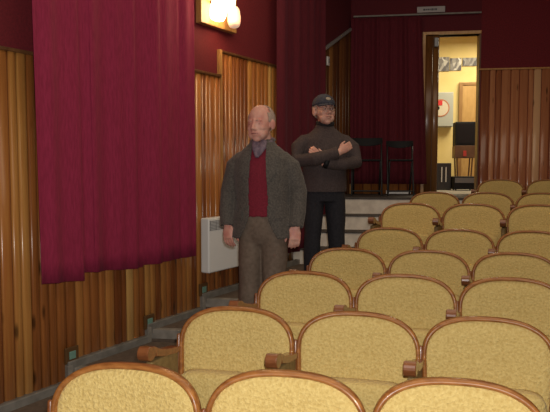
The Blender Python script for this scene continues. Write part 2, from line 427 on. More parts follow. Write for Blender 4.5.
# wall lamp
s0 = S(5.165); s1 = S(5.6); zb = EYE + 1.225
r = empty('wall_lamp', (P1.x + D1.x * s0, P1.y + D1.y * s0, zb), TH1); Wl = s1 - s0
obj('backplate', boxm(0, Wl, -.06, -.0, 0, .46), 'trimwood', r, bevel=.006)
lampL = []
def shade(cx, cz, cy, tilt, roll, m, rr=.066, ln=.19):
    bm = bmesh.new(); q = Matrix.Translation((cx, cy, cz)) @ Matrix.Rotation(R(roll), 4, 'Y') @ Matrix.Rotation(R(tilt), 4, 'X')
    prof = [(.02, ln * .5), (.045, ln * .45), (rr * .93, ln * .28), (rr, 0), (rr * .95, -ln * .28), (rr * .78, -ln * .45), (rr * .45, -ln * .5), (.004, -ln * .505)]
    rings = [[bm.verts.new(q @ Vector((a * math.cos(2 * PI * k / 24), a * math.sin(2 * PI * k / 24), z))) for k in range(24)] for a, z in prof]
    for a, b in zip(rings, rings[1:]):
        for k in range(24): bm.faces.new((a[k], a[(k + 1) % 24], b[(k + 1) % 24], b[k]))
    bm.faces.new(rings[0]); bm.faces.new(rings[-1])
    o = obj('lamp_shade', bm, m, r, smooth=True)
    bm = bmesh.new(); rod(bm, [(cx, -.055, cz + .06), tuple(q @ Vector((0, 0, ln * .5)))], .012, 10); ell(bm, q @ Vector((0, 0, ln * .5)), (.024, .024, .02), seg=12)
    obj('lamp_arm', bm, 'bronze', r, smooth=True)
    return o
shade(.13, .13, -.15, 8, 6, 'shade_lit2', .073, .21)
shade(.26, .235, -.15, 4, 0, 'shade_lit', .066, .19)
shade(.345, .10, -.15, -12, 14, 'shade_dim', .06, .185)
setp(r, 'wooden wall lamp with three frosted glass shades high on the red wall', 'wall lamp')
for q, e in (((.16, -.16, .16), 5), ((.28, -.3, .2), 2.5)):
    l = bpy.data.lights.new('lamp_glow', 'POINT'); l.energy = e; l.color = (1, .68, .38); l.shadow_soft_size = .09
    lo = bpy.data.objects.new('lamp_glow', l); C.objects.link(lo)
    lo.location = W1 @ Vector((s0 + q[0], q[1] - .14, zb + q[2] - .02))
# switch on the raked panel
p = at(334, 62, 7.5); t = (7.45 - PT.y) / (PC.y - PT.y)
r = empty('wall_switch', (PT.x + t * (PC.x - PT.x), PT.y + t * (PC.y - PT.y), p.z), TH2)
obj('cover', boxm(-.035, .035, -.035, -.018, -.055, .055), 'white', r, bevel=.006); obj('toggle', boxm(-.012, .012, -.045, -.034, -.022, .022), 'grille', r, bevel=.003)
setp(r, 'small white wall switch on the dark panelling behind the capped man', 'switch')
# ------------------------------------------------------------------ curtains
def curtain(s0, s1, zt, zb, base, amp, wl, seed, cols=160, extra=None, jag=None):
    bm = bmesh.new(); rows_ = 26; V = []
    rnd = random.Random(seed); ph = [rnd.uniform(0, 6.28) for _ in range(4)]
    for i in range(rows_ + 1):
        f = i / rows_; row = []
        for j in range(cols + 1):
            u = j / cols; s = s0 + (s1 - s0) * u
            t = 2 * PI * (s - s0) / wl
            y = -base - amp * (math.sin(t + .7 * math.sin(t * .37 + ph[0]) + .25 * f) * .65 + .35 * math.sin(t * 1.9 + ph[1] + .3 * f) + .10 * math.sin(t * 2.9 + ph[2])) * (.75 + .35 * f)
            zz = zb + (jag(u) if jag else 0)
            z = zt + (zz - zt) * f
            if extra: s, y = extra(s, y, f, u)
            row.append(bm.verts.new((s, y, z)))
        V.append(row)
    for a, b in zip(V, V[1:]):
        for j in range(cols): bm.faces.new((a[j], a[j + 1], b[j + 1], b[j]))
    return bm
def thick(o, t=.004):
    q = o.modifiers.new('k', 'SOLIDIFY'); q.thickness = t; q.offset = 0; return o
def jag1(u):
    return .035 - .16 * u if u < .24 else (.045 - .12 * (u - .24) if u < .62 else .015)
sc0 = S(3.695); sc1 = S(5.03)
def ext1(s, y, f, u):
    # first broad fold stands proud of the rest
    k = 1 / (1 + math.exp((u - .2) * 60)); y -= .05 * k
    for c_, h_ in ((.235, .030), (.57, .026), (.73, .022), (.885, .024)):
        y -= h_ * math.exp(-((u - c_) / .055) ** 2) / (1 + math.exp((u - c_) * 220))
    s += .04 * f * (1 - u) * (1 if u < .3 else .6) - .0
    return s, y
o = thick(onwall(obj('curtain', curtain(sc0, sc1, CEIL - .4, EYE - .745, .105, .026, .36, 3, extra=ext1, jag=jag1, cols=320), 'curtain', smooth=True)))
setp(o, 'long crimson curtain hanging over the panelled wall left of the lamp', 'curtain')
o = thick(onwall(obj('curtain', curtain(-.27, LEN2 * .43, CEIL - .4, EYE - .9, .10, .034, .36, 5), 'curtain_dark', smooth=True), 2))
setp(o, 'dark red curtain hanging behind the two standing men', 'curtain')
def ext3(s, y, f, u):
    return s + .10 * f * max(0, u - .55) / .45, y
sL = SX(.235 * 0 + at(351, 100, 8.2).x) ; sR = SX(at(421, 100, 8.06).x)
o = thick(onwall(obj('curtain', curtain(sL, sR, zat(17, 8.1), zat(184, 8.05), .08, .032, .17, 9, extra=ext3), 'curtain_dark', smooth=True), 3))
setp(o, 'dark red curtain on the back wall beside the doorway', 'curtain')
bm = bmesh.new(); box(bm, SX(1.06), SX(2.70), -.05, -.03, zat(15.5, 8.1), zat(14, 8.1))
rd = onwall(obj('curtain_rail', bm, 'skirt'), 3); setp(rd, 'thin grey curtain rail running across the back wall above the doorway', 'curtain rail')
# ------------------------------------------------------------------ back wall, doorway
XL, XR = 1.995, 2.712; doorH = zat(34.5, 8.07); landing = EYE - .35
bm = bmesh.new(); box(bm, SX(1.0), SX(XL), 0, .15, -.6, CEIL); box(bm, SX(XL), SX(XR), 0, .15, doorH, CEIL)
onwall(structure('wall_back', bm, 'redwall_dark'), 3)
bm = bmesh.new(); box(bm, SX(XR), SX(6.8), 0, .15, -.6, CEIL); onwall(structure('wall_back_right', bm, 'redwall'), 3)
bm = bmesh.new(); planks(bm, SX(1.07), SX(XL) - .03, landing - .02, lambda x: landing + .62, w=.12); onwall(structure('wall_back_wainscot', bm, 'plank'), 3)
wt = zat(70, 7.98)
bm = bmesh.new(); planks(bm, SX(XR) + .01, SX(6.6), -.3, lambda x: wt, w=.092, jit=.3, d=.018); onwall(structure('wall_back_right_wainscot', bm, 'plank_red'), 3)
onwall(structure('trim_6', boxm(SX(XR) - .03, SX(6.6), -.03, -.0, wt, wt + .022), 'trimwood', bevel=.004), 3)
# door casing
bm = bmesh.new(); box(bm, SX(XL) - .03, SX(XL) + .012, -.02, .17, landing, doorH + .04); box(bm, SX(XL) + .012, SX(XR) - .0, -.02, .17, doorH, doorH + .04)
onwall(structure('door_1_casing', bm, 'trimwood', bevel=.004), 3)
bm = bmesh.new(); box(bm, SX(XR) - .02, SX(XR) + .012, .0, .17, landing, doorH); onwall(structure('trim_7', bm, 'trimdark'), 3)
# closed narrow leaf of the double door; the other leaf is out of sight
XM = 2.185
leaf = empty('door_1', (XL, backY(XL), landing), THB); leaf['kind'] = 'structure'
w_ = (XM - XL) / math.cos(THB)
obj('door_core', boxm(.014, w_, .02, .06, 0, doorH - landing - .003), 'trimdark', leaf)
bm = bmesh.new(); planks(bm, .014, w_, 0, lambda x: doorH - landing - .003, w=.10, d=.014)
q = obj('door_boards', bm, 'plank_dark', leaf); q.location = (0, .02, 0)
obj('door_closer', boxm(w_ - .07, w_ - .02, -.04, .006, doorH - landing - .16, doorH - landing - .04), 'steel', leaf, bevel=.006)
onwall(structure('trim_8', boxm(SX(at(387, 190, 8.1).x), SX(at(411, 190, 8.1).x), -.05, -.02, landing, landing + .045), 'white', bevel=.004), 3)
# sign
p = at(432.5, 8, 8.0)
sg = empty('door_sign', (p.x, backY(p.x) - .03, p.z), THB - R(0))
obj('panel', boxm(-.18, .18, -.012, .012, -.038, .038), mat('sign_grey', (.42, .40, .40), .6), sg, bevel=.004)
bm = bmesh.new()
for x0, w, z in ((-.10, .025, .014), (-.068, .018, .010), (-.044, .02, .012), (-.017, .012, .012), (.004, .02, .016), (.03, .014, .013), (.052, .022, .014)):
    box(bm, x0, x0 + w, -.0145, -.0115, -z, z * .7)
obj('blurred_lettering', bm, mat('sign_dark', (.08, .08, .09), .6), sg)
setp(sg, 'small grey sign with dark lettering above the doorway', 'sign')
# room behind the door
ang3 = THB; Q = Matrix.Translation((PC.x, PC.y, 0)) @ Matrix.Rotation(THB, 4, 'Z')
rb_ = 2.75
onwall(structure('wall_foyer_back', boxm(SX(1.6), SX(5.6), rb_, rb_ + .1, landing - .1, EYE + 2.6), 'yellow'), 3)
onwall(structure('wall_foyer_left', boxm(SX(1.5), SX(1.6), .15, rb_, landing - .1, EYE + 2.6), 'yellow'), 3)
onwall(structure('wall_foyer_right', boxm(SX(5.6), SX(5.7), .15, rb_, landing - .1, EYE + 2.6), 'yellow'), 3)
onwall(structure('ceiling_foyer', boxm(SX(1.5), SX(5.7), .15, rb_ + .1, EYE + 2.33, EYE + 2.45), 'offwhite'), 3)
onwall(structure('floor_foyer', boxm(SX(1.5), SX(5.7), .0, rb_ + .1, landing - .1, landing), 'paleconc'), 3)
def fy(px, py, dep):
    """point of the foyer at distance dep behind the wall line, seen through the door"""
    u = (px - CX) / F
    # X = u*Y ; local depth
    c, s = math.cos(THB), math.sin(THB)
    # depth = -(X-PC.x)*s + (Y-PC.y)*c
    Y = (dep - PC.x * s + PC.y * c) / (c - u * s)
    return at(px, py, Y)
def foy(name, px0, px1, py0, py1, dep, th, m, parent=None, bevel=.005):
    a = fy(px0, py1, dep); b = fy(px1, py0, dep); c = (a + b) / 2
    w = math.hypot(b.x - a.x, b.y - a.y); h = b.z - a.z
    return c, w, h
def foybox(name, px0, px1, py0, py1, dep, th, m, bevel=.006):
    c, w, h = foy(name, px0, px1, py0, py1, dep, th, m)
    r = empty(name, (c.x, c.y, c.z - h / 2), THB)
    return r, w, h
# pictures strip
def photo_mat(name, seed, dark):
    m = mat(name, rough=.5)
    n = N(m, 'ShaderNodeTexVoronoi', Scale=1.); L(m, coords(m, (16 + seed, 1, 13)), n.inputs['Vector'])
    sp = N(m, 'ShaderNodeSeparateColor'); L(m, n.outputs['Color'], sp.inputs[0])
    L(m, ramp(m, sp.outputs[0], [(.1, (.07, .06, .06)), (.45, (.22, .2, .18)), (.7, (.38 * dark, .36 * dark, .32 * dark)), (.95, (.6 * dark, .58 * dark, .52 * dark))]), B(m).inputs['Base Color'])
    return m
for k, (a, b, c, d, lab) in enumerate(((430, 449.5, 57, 71.5, 'grey photo poster on the yellow foyer wall, directly above the grey cabinet'),
                                 (450, 461.5, 58, 70.5, 'middle poster of pale grey photos on the yellow foyer wall'),
                                 (462.5, 480, 57.5, 66, 'narrow dark photo poster high on the yellow wall above the tan door'))):
    r, w, h = foybox('photo_poster', a, b, c, d, rb_ - .01, .01, None)
    obj('sheet', boxm(-w / 2, w / 2, -.006, .004, 0, h), photo_mat('photo_collage', k * 3, (1, 1.3, .75)[k]), r)
    setp(r, lab, 'poster', 'photo posters in the foyer')
r, w, h = foybox('fuse_cabinet', 431, 452.5, 92, 127, rb_ - .16, .15, None)
gm = mat('cabinet_grey', (.40, .41, .36), .5)
obj('body', boxm(-w / 2, w / 2 + .02, 0, .15, 0, h), gm, r, bevel=.008); obj('door', boxm(-w / 2 + .01, w / 2 - .0, -.014, .002, .012, h - .012), gm, r, bevel=.004)
bm = bmesh.new(); cxx = fy(440.5, 108, rb_ - .17); lx = (cxx - r.location).length if False else (Matrix.Rotation(-THB, 4, 'Z') @ (cxx - Vector(r.location))).x
czz = cxx.z - r.location.z
def disc(bm, cx, cz, r0, r1, y0, y1, n=32):
    for a in range(n):
        t0, t1 = 2 * PI * a / n, 2 * PI * (a + 1) / n
        q = [(cx + rr * math.cos(t), cz + rr * math.sin(t)) for rr, t in ((r0, t0), (r1, t0), (r1, t1), (r0, t1))]
        vs = [bm.verts.new((x, y, z)) for y in (y0, y1) for x, z in q]
        for f in ((0, 1, 2, 3), (7, 6, 5, 4), (0, 4, 5, 1), (2, 6, 7, 3), (1, 5, 6, 2), (3, 7, 4, 0)): bm.faces.new([vs[i] for i in f])
disc(bm, lx, czz, .001, .15, -.018, -.013); obj('round_plate', bm, mat('cream_disc', (.62, .55, .42), .5), r)
bm = bmesh.new(); disc(bm, lx, czz, .135, .152, -.021, -.016); obj('ring', bm, mat('rust_ring', (.45, .16, .07), .5), r)
bm = bmesh.new(); box(bm, lx - .12, lx + .03, -.024, -.018, czz + .045, czz + .13); obj('red_mark', bm, mat('red_mark', (.6, .03, .03), .5), r)
bm = bmesh.new(); disc(bm, lx - .05, czz, .001, .035, -.024, -.018, 16); obj('dark_mark', bm, 'black', r)
setp(r, 'pale grey wall cabinet with a round red and cream emblem in the foyer', 'cabinet')
# tan door leaf on the foyer wall
c, w, h = foy('', 457, 492, 82, 190, rb_ - .03, 0, None)
r = empty('door_2', (c.x, c.y, landing), THB); r['kind'] = 'structure'; h = c.z + h / 2 - landing
tan = noise_mat('tan_panel', (.42, .24, .07), (.50, .30, .10), 6, .5, sc=(4, 4, 1))
obj('door_panel', boxm(-w / 2 + .06, w / 2, -.02, .02, 0, h - .05), tan, r)
bm = bmesh.new(); box(bm, -w / 2, -w / 2 + .06, -.035, .02, 0, h); box(bm, -w / 2 + .06, w / 2, -.035, .02, h - .05, h); obj('door_frame', bm, noise_mat('tan_frame', (.26, .13, .035), (.32, .17, .05), 6, .5), r, bevel=.004)
# television on wooden stand
dp = 1.9
def pz(py, dep): return fy(465, py, dep).z
c, w, h = foy('', 455, 476, 121, 145, dp, 0, None)
r = empty('television', (c.x, c.y, pz(145.5, dp)), THB)
obj('case', boxm(-w / 2, w / 2, 0, .28, 0, h), 'black', r, bevel=.012); obj('screen', boxm(-w / 2 + .03, w / 2 - .03, -.004, .01, .035, h - .03), mat('dark_screen', (.015, .02, .022), .12), r, bevel=.003)
setp(r, 'black television standing on the wooden stand in the foyer', 'television')
r = empty('television_stand', (c.x, c.y, landing), THB); zt = pz(145.5, dp) - landing; zs = pz(158, dp) - landing
bw = noise_mat('brown_box', (.10, .045, .02), (.15, .07, .03), 5, .5)
obj('shelf_box', boxm(-w / 2 - .0, w / 2 + .0, 0, .3, zs, zt), bw, r, bevel=.006)
for sx in (-1, 1):
    for y in (.03, .27):
        bm = bmesh.new(); rod(bm, [(sx * w * .38, y, zs), (sx * w * .30, y, 0.0)], .013, 8); obj('leg', bm, bw, r)
setp(r, 'dark wooden stand on thin legs carrying the black television', 'stand')
r = empty('red_tag', (fy(465, 152, dp).x, fy(465, 152, dp).y - .006, zs + landing + .03), THB)
obj('plate', boxm(-.03, .02, -.008, .0, 0, .09), mat('red_card', (.45, .04, .03), .6), r); setp(r, 'small red card on the front of the dark television stand', 'card')
c, w, h = foy('', 453.5, 476, 176.5, 187.5, 1.3, 0, None)
r = empty('amplifier', (c.x, c.y, landing), THB); zz = pz(176.5, 1.3) - landing
obj('case', boxm(-w / 2, w / 2, 0, .3, 0.02, zz), 'black', r, bevel=.012); obj('front_panel', boxm(-w / 2 + .02, w / 2 - .02, -.008, .002, zz * .55, zz - .02), mat('grey_panel', (.16, .16, .17), .35), r)
bm = bmesh.new()
for x in (-w / 2 + .03, w / 2 - .05):
    for y in (.03, .25): box(bm, x, x + .02, y, y + .02, 0, .021)
obj('foot', bm, 'black', r)
setp(r, 'low black box on the foyer floor in front of the television stand', 'box')
c, w, h = foy('', 431, 451.5, 163, 187, 1.5, 0, None)
r = empty('low_cabinet', (c.x, c.y, landing), THB); zz = pz(163, 1.5) - landing
obj('body', boxm(-w / 2, w / 2, 0, .3, 0, zz), mat('dark_cab', (.03, .025, .022), .5), r, bevel=.01)
bm = bmesh.new()
for x in (.02, .085): box(bm, x - .02, x - .005, -.012, .001, zz * .3, zz * .85)
obj('upright_bar', bm, 'white', r); setp(r, 'dark low cabinet with pale upright bars inside the doorway', 'cabinet')
# ------------------------------------------------------------------ folding chairs on the landing
def folding_chair(px0, px1, ytop, ybot, Z, lab):
    a = at(px0, ytop, Z); b = at(px1, ytop, Z); w = b.x - a.x; cx = (a.x + b.x) / 2
    r = empty('folding_chair', (cx, Z, landing), THB); H = a.z - landing; hw = w / 2 - .012
    bm = bmesh.new(); n = 12; V = []
    zb = zat(ybot, Z) - landing
    for i in range(n + 1):
        u = -1 + 2 * i / n; y = .035 * (1 - u * u)
        for zz, yy in ((H, y), (H, y + .022), (zb - .03 * (1 - u * u) + .02, y + .012), (zb - .03 * (1 - u * u) + .02, y - .01)): V.append(bm.verts.new((u * (hw + .015), yy + .10, zz)))
    for i in range(n):
        for k in range(4): bm.faces.new((V[i * 4 + k], V[i * 4 + (k + 1) % 4], V[i * 4 + 4 + (k + 1) % 4], V[i * 4 + 4 + k]))
    bm.faces.new(V[:4]); bm.faces.new(V[-4:][::-1]); obj('backrest', bm, 'black', r, bevel=.004)
    obj('seat', boxm(-hw + .01, hw - .01, -.24, .10, .435, .458), 'black', r, bevel=.01)
    for sx in (-1, 1):
        bm = bmesh.new(); rod(bm, [(sx * hw, .115, H - .03), (sx * hw, .06, .5), (sx * hw, -.24, .0)], .011, 8); obj('front_leg', bm, 'iron', r, smooth=True)
        bm = bmesh.new(); rod(bm, [(sx * (hw - .02), -.18, .44), (sx * (hw - .02), .19, .0)], .011, 8); obj('rear_leg', bm, 'iron', r, smooth=True)
    bm = bmesh.new(); rod(bm, [(-hw, -.20, .06), (hw, -.20, .06)], .008); rod(bm, [(-hw + .02, .15, .05), (hw - .02, .15, .05)], .008); obj('stretcher', bm, 'iron', r)
    setp(r, lab, 'folding chair', 'folding chairs on the rear landing')
folding_chair(351.5, 382.5, 137.5, 145, 7.75, 'black folding chair on the landing, next to the capped man')
folding_chair(387, 413.5, 140.5, 147, 7.72, 'black folding chair on the landing, nearer the doorway')
# ------------------------------------------------------------------ other walls and ceiling
structure('ceiling', boxm(-7, 9.2, -5.2, 9.4, CEIL, CEIL + .15), 'ceil')
structure('wall_right', boxm(6.7, 6.9, -5, 7.6, -.6, CEIL), 'redwall')
structure('wall_front', boxm(-7.2, 6.9, -5.2, -5, -.6, CEIL), 'redwall')
# ------------------------------------------------------------------ people
def skin(name, c1, c2, c3):
    m = mat(name, c1, .55, spec=.4); v = coords(m)
    n = N(m, 'ShaderNodeTexNoise', Scale=16., Detail=3.); L(m, v, n.inputs['Vector'])
    L(m, ramp(m, n.outputs['Fac'], [(.35, c1), (.52, c2), (.68, c3)]), B(m).inputs['Base Color'])
    B(m).inputs['Subsurface Weight'].default_value = .08; B(m).inputs['Subsurface Scale'].default_value = .01
    return m
def head_parts(bm, q, ears=True, jowl=0.):
    """q maps head space (chin at origin, face towards -Y, crown at z=.24) into the figure"""
    def e(c, r, rot=None): ell(bm, q @ Vector(c), r, q.to_3x3().to_4x4() @ (rot or Matrix()), 18)
    e((0, .015, .145), (.076, .095, .094)); e((0, -.02, .105), (.069, .074, .075)); e((0, -.03, .06), (.057 + jowl, .062, .055))
    e((0, -.055, .022), (.028, .028, .02)); e((-.030, -.05, .052), (.03, .035, .033)); e((.030, -.05, .052), (.03, .035, .033))
    for s in (-1, 1):
        e((s * .036, -.062, .090), (.023, .020, .020)); e((s * .026, -.072, .137), (.022, .016, .011))
        e((s * .030, -.069, .117), (.013, .011, .009))
        if ears:
            e((s * .083, .008, .108), (.011, .021, .034), Matrix.Rotation(R(-18 * s), 4, 'Z')); e((s * .080, .003, .085), (.008, .011, .013))
    e((0, -.078, .135), (.012, .016, .02))
    tube(bm, [q @ Vector(p) for p in ((0, -.085, .13), (0, -.097, .108), (0, -.108, .088))], [.008, .010, .0135], 10)
    e((-.012, -.095, .082), (.009, .010, .008)); e((.012, -.095, .082), (.009, .010, .008))
    e((0, -.083, .063), (.026, .014, .007)); e((0, -.083, .050), (.022, .014, .007))
def face_bits(root, q, lids, brow, lip, eyes_open=True):
    def part(name, fn, m): bm = bmesh.new(); fn(bm); return obj(name, bm, m, root, smooth=True)
    R3 = q.to_3x3().to_4x4()
    for s in (-1, 1):
        if eyes_open:
            part('eye', lambda bm: ell(bm, q @ Vector((s * .030, -.0855, .117)), (.012, .006, .0045), R3, 12), 'eye_white')
            part('pupil', lambda bm: ell(bm, q @ Vector((s * .030, -.0905, .117)), (.0048, .003, .0042), R3, 10), 'pupil')
        else:
            part('eye', lambda bm: ell(bm, q @ Vector((s * .029, -.0810, .1145)), (.0105, .004, .0028), R3, 12), 'pupil_soft')
        part('eyebrow', lambda bm: tube(bm, [q @ Vector(p) for p in ((s * .014, -.0865, .135), (s * .027, -.0860, .140), (s * .038, -.0775, .137))], [.0025, .0035, .002], 8), brow)
    part('mouth', lambda bm: tube(bm, [q @ Vector(p) for p in ((-.023, -.088, .0555), (-.01, -.0955, .0565), (.01, -.0955, .0565), (.023, -.088, .0555))], [.0018, .003, .003, .0018], 8), lip)
M['eye_white'] = mat('eye_white', (.45, .40, .37), .3); M['pupil'] = mat('pupil', (.03, .022, .018), .2); M['pupil_soft'] = mat('lid_line', (.26, .10, .075), .5)
M['brow_grey'] = mat('grey_brow', (.40, .27, .21), .8); M['brow_dark'] = mat('dark_brow', (.12, .075, .05), .8); M['lip'] = mat('lips', (.27, .075, .06), .5)
def hand(bm, w, dirn, palm, side, curl=.5, ln=.19):
    """w wrist, dirn towards the fingertips, palm = direction the palm faces, side = thumb side"""
    w = Vector(w); d = Vector(dirn).normalized(); pn = Vector(palm); pn = (pn - d * pn.dot(d)).normalized(); sd = Vector(side); sd = (sd - d * sd.dot(d) - pn * sd.dot(pn)).normalized()
    k = ln / .19
    tube(bm, [w - d * .03, w, w + d * .045 * k, w + d * .085 * k], [(.026, .021), (.026, .018), (.038 * k, .016), (.039 * k, .0135)], 14, side=sd)
    for i, (o_, fl_) in enumerate(((.029, .072), (.0095, .08), (-.0105, .074), (-.029, .058))):
        b = w + d * .085 * k + sd * o_ * k; p = [b - d * .02]; a = 0.; cur = b
        for s_, an in ((.42, curl * .5), (.32, curl * 1.0), (.26, curl * 1.5)):
            dd = d * math.cos(an) + pn * math.sin(an); p.append(cur); cur = cur + dd * fl_ * k * s_
        p.append(cur); rr = .0082 * k
        tube(bm, p, [rr, rr * 1.08, rr, rr * .95, rr * .78], 8)
    b = w + d * .02 * k + sd * .024 * k
    t1 = b + (d * .75 + sd * .6 + pn * .25).normalized() * .042 * k; t2 = t1 + (d * .95 + sd * .12 + pn * .35).normalized() * .03 * k; t3 = t2 + (d + pn * .45).normalized() * .025 * k
    tube(bm, [b - d * .005, t1, t2, t3], [.0135 * k, .0115 * k, .0098 * k, .008 * k], 8)
def interp(tbl, z):
    tbl = sorted(tbl)
    if z <= tbl[0][0]: return tbl[0][1:]
    for a, b in zip(tbl, tbl[1:]):
        if z <= b[0]:
            t = (z - a[0]) / (b[0] - a[0]); return tuple(x + (y - x) * t for x, y in zip(a[1:], b[1:]))
    return tbl[-1][1:]
def loft(bm, tbl, seg=28, cap=.3):
    """tbl rows: z, rx, ry, cy"""
    tube(bm, [(0, t[3] if len(t) > 3 else 0, t[0]) for t in tbl], [(t[1], t[2]) for t in tbl], seg, cap=cap)
def frontpt(tbl, x, z, off):
    t = interp(tbl, z); rx, ry = t[0], t[1]; cy = t[2] if len(t) > 2 else 0
    return Vector((x, cy - ry * math.sqrt(max(.02, 1 - (x / rx) ** 2)) - off, z))
def strip(bm, tbl, edgeA, edgeB, off, th, nu=5, nv=14):
    """sheet between two polylines (x,z functions of t) lying on the front of a garment"""
    V = []
    for layer in (off, off + th):
        g = []
        for i in range(nv + 1):
            t = i / nv; (xa, za), (xb, zb) = edgeA(t), edgeB(t)
            g.append([bm.verts.new(frontpt(tbl, xa + (xb - xa) * j / nu, za + (zb - za) * j / nu, layer)) for j in range(nu + 1)])
        V.append(g)
    for i in range(nv):
        for j in range(nu):
            for g, fl_ in ((V[0], 0), (V[1], 1)):
                f = (g[i][j], g[i][j + 1], g[i + 1][j + 1], g[i + 1][j]); bm.faces.new(f if fl_ else f[::-1])
        for j in (0, nu): bm.faces.new((V[0][i][j], V[0][i + 1][j], V[1][i + 1][j], V[1][i][j]))
    for i in (0, nv):
        for j in range(nu): bm.faces.new((V[0][i][j], V[0][i][j + 1], V[1][i][j + 1], V[1][i][j]))
def shoe(bm, x, y, rot=0.):
    q = Matrix.Translation((x, y, 0)) @ Matrix.Rotation(rot, 4, 'Z')
    P = [(0, .075, .045), (0, .03, .05), (0, -.04, .045), (0, -.11, .036), (0, -.165, .028)]
    tube(bm, [q @ Vector(p) for p in P], [(.036, .043), (.040, .048), (.045, .044), (.047, .034), (.036, .025)], 14, side=q.to_3x3() @ Vector((1, 0, 0)))
def body_base(bm, sc, legs, H):
    loft(bm, [(.95 * sc, .135, .095), (.99 * sc, .15, .105), (1.08 * sc, .15, .105), (1.27 * sc, .165, .115), (1.36 * sc, .145, .09), (1.41 * sc, .11, .075), (1.46 * sc, .062, .062), (1.54 * sc, .055, .058, -.01)])
    for s in (-1, 1):
        tube(bm, [(s * .085, 0, .92 * sc), (s * legs[0], -.01, .50 * sc), (s * legs[1], .015, .10)], [.088, .056, .042], 14)
        tube(bm, [(s * legs[1], .03, .05), (s * legs[1], -.12, .035)], [.035, .03], 10)
# ---- man in jacket
def tweed(name, c1, c2):
    m = noise_mat(name, c1, c2, 95, .9, .35, detail=2, sheen=.1); return m
M['tweed'] = tweed('grey_green_tweed', (.062, .053, .045), (.108, .093, .078))
M['pullover'] = noise_mat('crimson_pullover', (.15, .006, .018), (.20, .010, .027), 90, .9, .3)
M['trousers'] = noise_mat('brown_trousers', (.125, .088, .062), (.165, .12, .088), 40, .85, .15)
M['cravat'] = noise_mat('mauve_scarf', (.10, .07, .10), (.20, .14, .17), 45, .7)
M['shoe'] = mat('dark_leather', (.02, .014, .01), .35, coat=.4)
M['hair'] = noise_mat('grey_hair', (.34, .245, .19), (.46, .35, .28), 60, .8, .4, sc=(3, 3, 1))
M['skin1'] = skin('ruddy_skin', (.56, .24, .19), (.64, .32, .245), (.70, .40, .31))
M['skin2'] = skin('tanned_skin', (.56, .28, .21), (.62, .33, .25), (.68, .39, .30))
Z1 = 4.06; f1 = EYE - 1.352
p = at(262.5, 200, Z1)
man = empty('person', (p.x, Z1, f1), R(-12)); Hm = zat(105.2, Z1) - f1
setp(man, 'balding person in grey tweed jacket, crimson pullover and brown trousers standing in the aisle', 'person')
sc = Hm / 1.705
hq = Matrix.Translation((.002, -.035, Hm - .246)) @ Matrix.Rotation(R(-14), 4, 'Z') @ Matrix.Rotation(R(4), 4, 'X') @ Matrix.Rotation(R(-2), 4, 'Y') @ Matrix.Diagonal((1.07, 1.06, 1.02, 1))
bm = bmesh.new(); body_base(bm, sc, (.09, .10), Hm)
tube(bm, [(0, .0, 1.44 * sc), (0, -.005, Hm - .22), tuple(hq @ Vector((0, .005, .08)))], [.066, .062, .058], 16)
head_parts(bm, hq, jowl=.004)
for s in (-1, 1):
    tube(bm, [(s * .160, 0, 1.345 * sc), (s * .243, .028, 1.14 * sc), (s * .240, -.03, .93 * sc)], [.042, .034, .027], 12)
    hand(bm, (s * .236, -.035, .93 * sc), (-s * .06, -.12, -1), (-s * .35, 1, 0), (-s, -.35, 0), curl=.75, ln=.20)
remesh('body', bm, .0052, 'skin1', man, 3)
face_bits(man, hq, 1, 'brow_grey', 'lip', eyes_open=False)
# hair: sides and back only, with thin top
bm = bmesh.new()
ell(bm, hq @ Vector((0, .024, .145)), (.0845, .098, .098), hq.to_3x3().to_4x4(), 30)
hi_ = hq.inverted()
def keep_hair(c, n):
    h = hi_ @ c
    if h.y < -.022 + .35 * max(0, .17 - h.z) * 0: return False
    if h.z < .085 and h.y < .05: return False
    if h.z < .06: return False
    if h.z > .212 - .0 and h.y < .05: return False
    if h.z > .185 and h.y < .01: return False
    if abs(h.x) > .06 and h.y < .022 and h.z < .125: return False
    return True
remesh('hair', bm, .005, 'hair', man, 2, keep_hair, .006)
JT = [(.845 * sc, .218, .150, 0), (.97 * sc, .198, .150, 0), (1.09 * sc, .182, .146, 0), (1.27 * sc, .198, .150, 0), (1.36 * sc, .195, .130, 0), (1.415 * sc, .145, .106, 0), (1.455 * sc, .095, .088, .005), (1.495 * sc, .072, .075, .01)]
bm = bmesh.new(); loft(bm, JT, cap=.05)
for s in (-1, 1):
    tube(bm, [(s * .13, 0, 1.37 * sc), (s * .188, .005, 1.315 * sc), (s * .243, .03, 1.14 * sc), (s * .246, .0, 1.02 * sc), (s * .236, -.035, .925 * sc)], [.055, .068, .060, .055, .051], 16, cap=.25)
def half(z):   # half width of jacket opening
    z = z / sc
    if z > 1.20: return .064 - .02 * (z - 1.2) / .27
    if z > 1.0: return .066
    return .066 + .06 * ((1.0 - z) / .14) ** 1.4
def keepj(c, n):
    if c.z < .862 * sc and abs(c.x) < .2 and n.z < -.3: return False
    if c.z > 1.485 * sc: return False
    if c.y < -.02 and abs(c.x) < half(c.z) and c.z < 1.49 * sc: return False
    if n.z < -.6 and c.z < .93 * sc and abs(c.x) > .17: return False
    return True
jk = remesh('jacket', bm, .0075, 'tweed', man, 5, keepj, .007)
for s in (-1, 1):
    bm = bmesh.new()
    strip(bm, JT, lambda t: (s * (.048 + .018 * t), (1.465 - .27 * t) * sc), lambda t: (s * (.075 + .050 * math.sin(min(1, t * 1.35) * PI * .5) - .058 * max(0, t - .72) / .28), (1.455 - .255 * t) * sc), .007, .009)
    obj('lapel', bm, 'tweed', jk, smooth=False)
bm = bmesh.new()   # collar behind the neck
rg = [Vector((.072 * math.sin(t), .012 - .074 * -math.cos(t) * 1, (1.495 - .03 * (1 - math.cos(t)) * .5) * sc)) for t in [R(-125 + 250 * k / 16) for k in range(17)]]
tube(bm, rg, [(.011, .018)] * 17, 10, side=(0, 0, 1)); obj('collar', bm, 'tweed', jk, smooth=True)
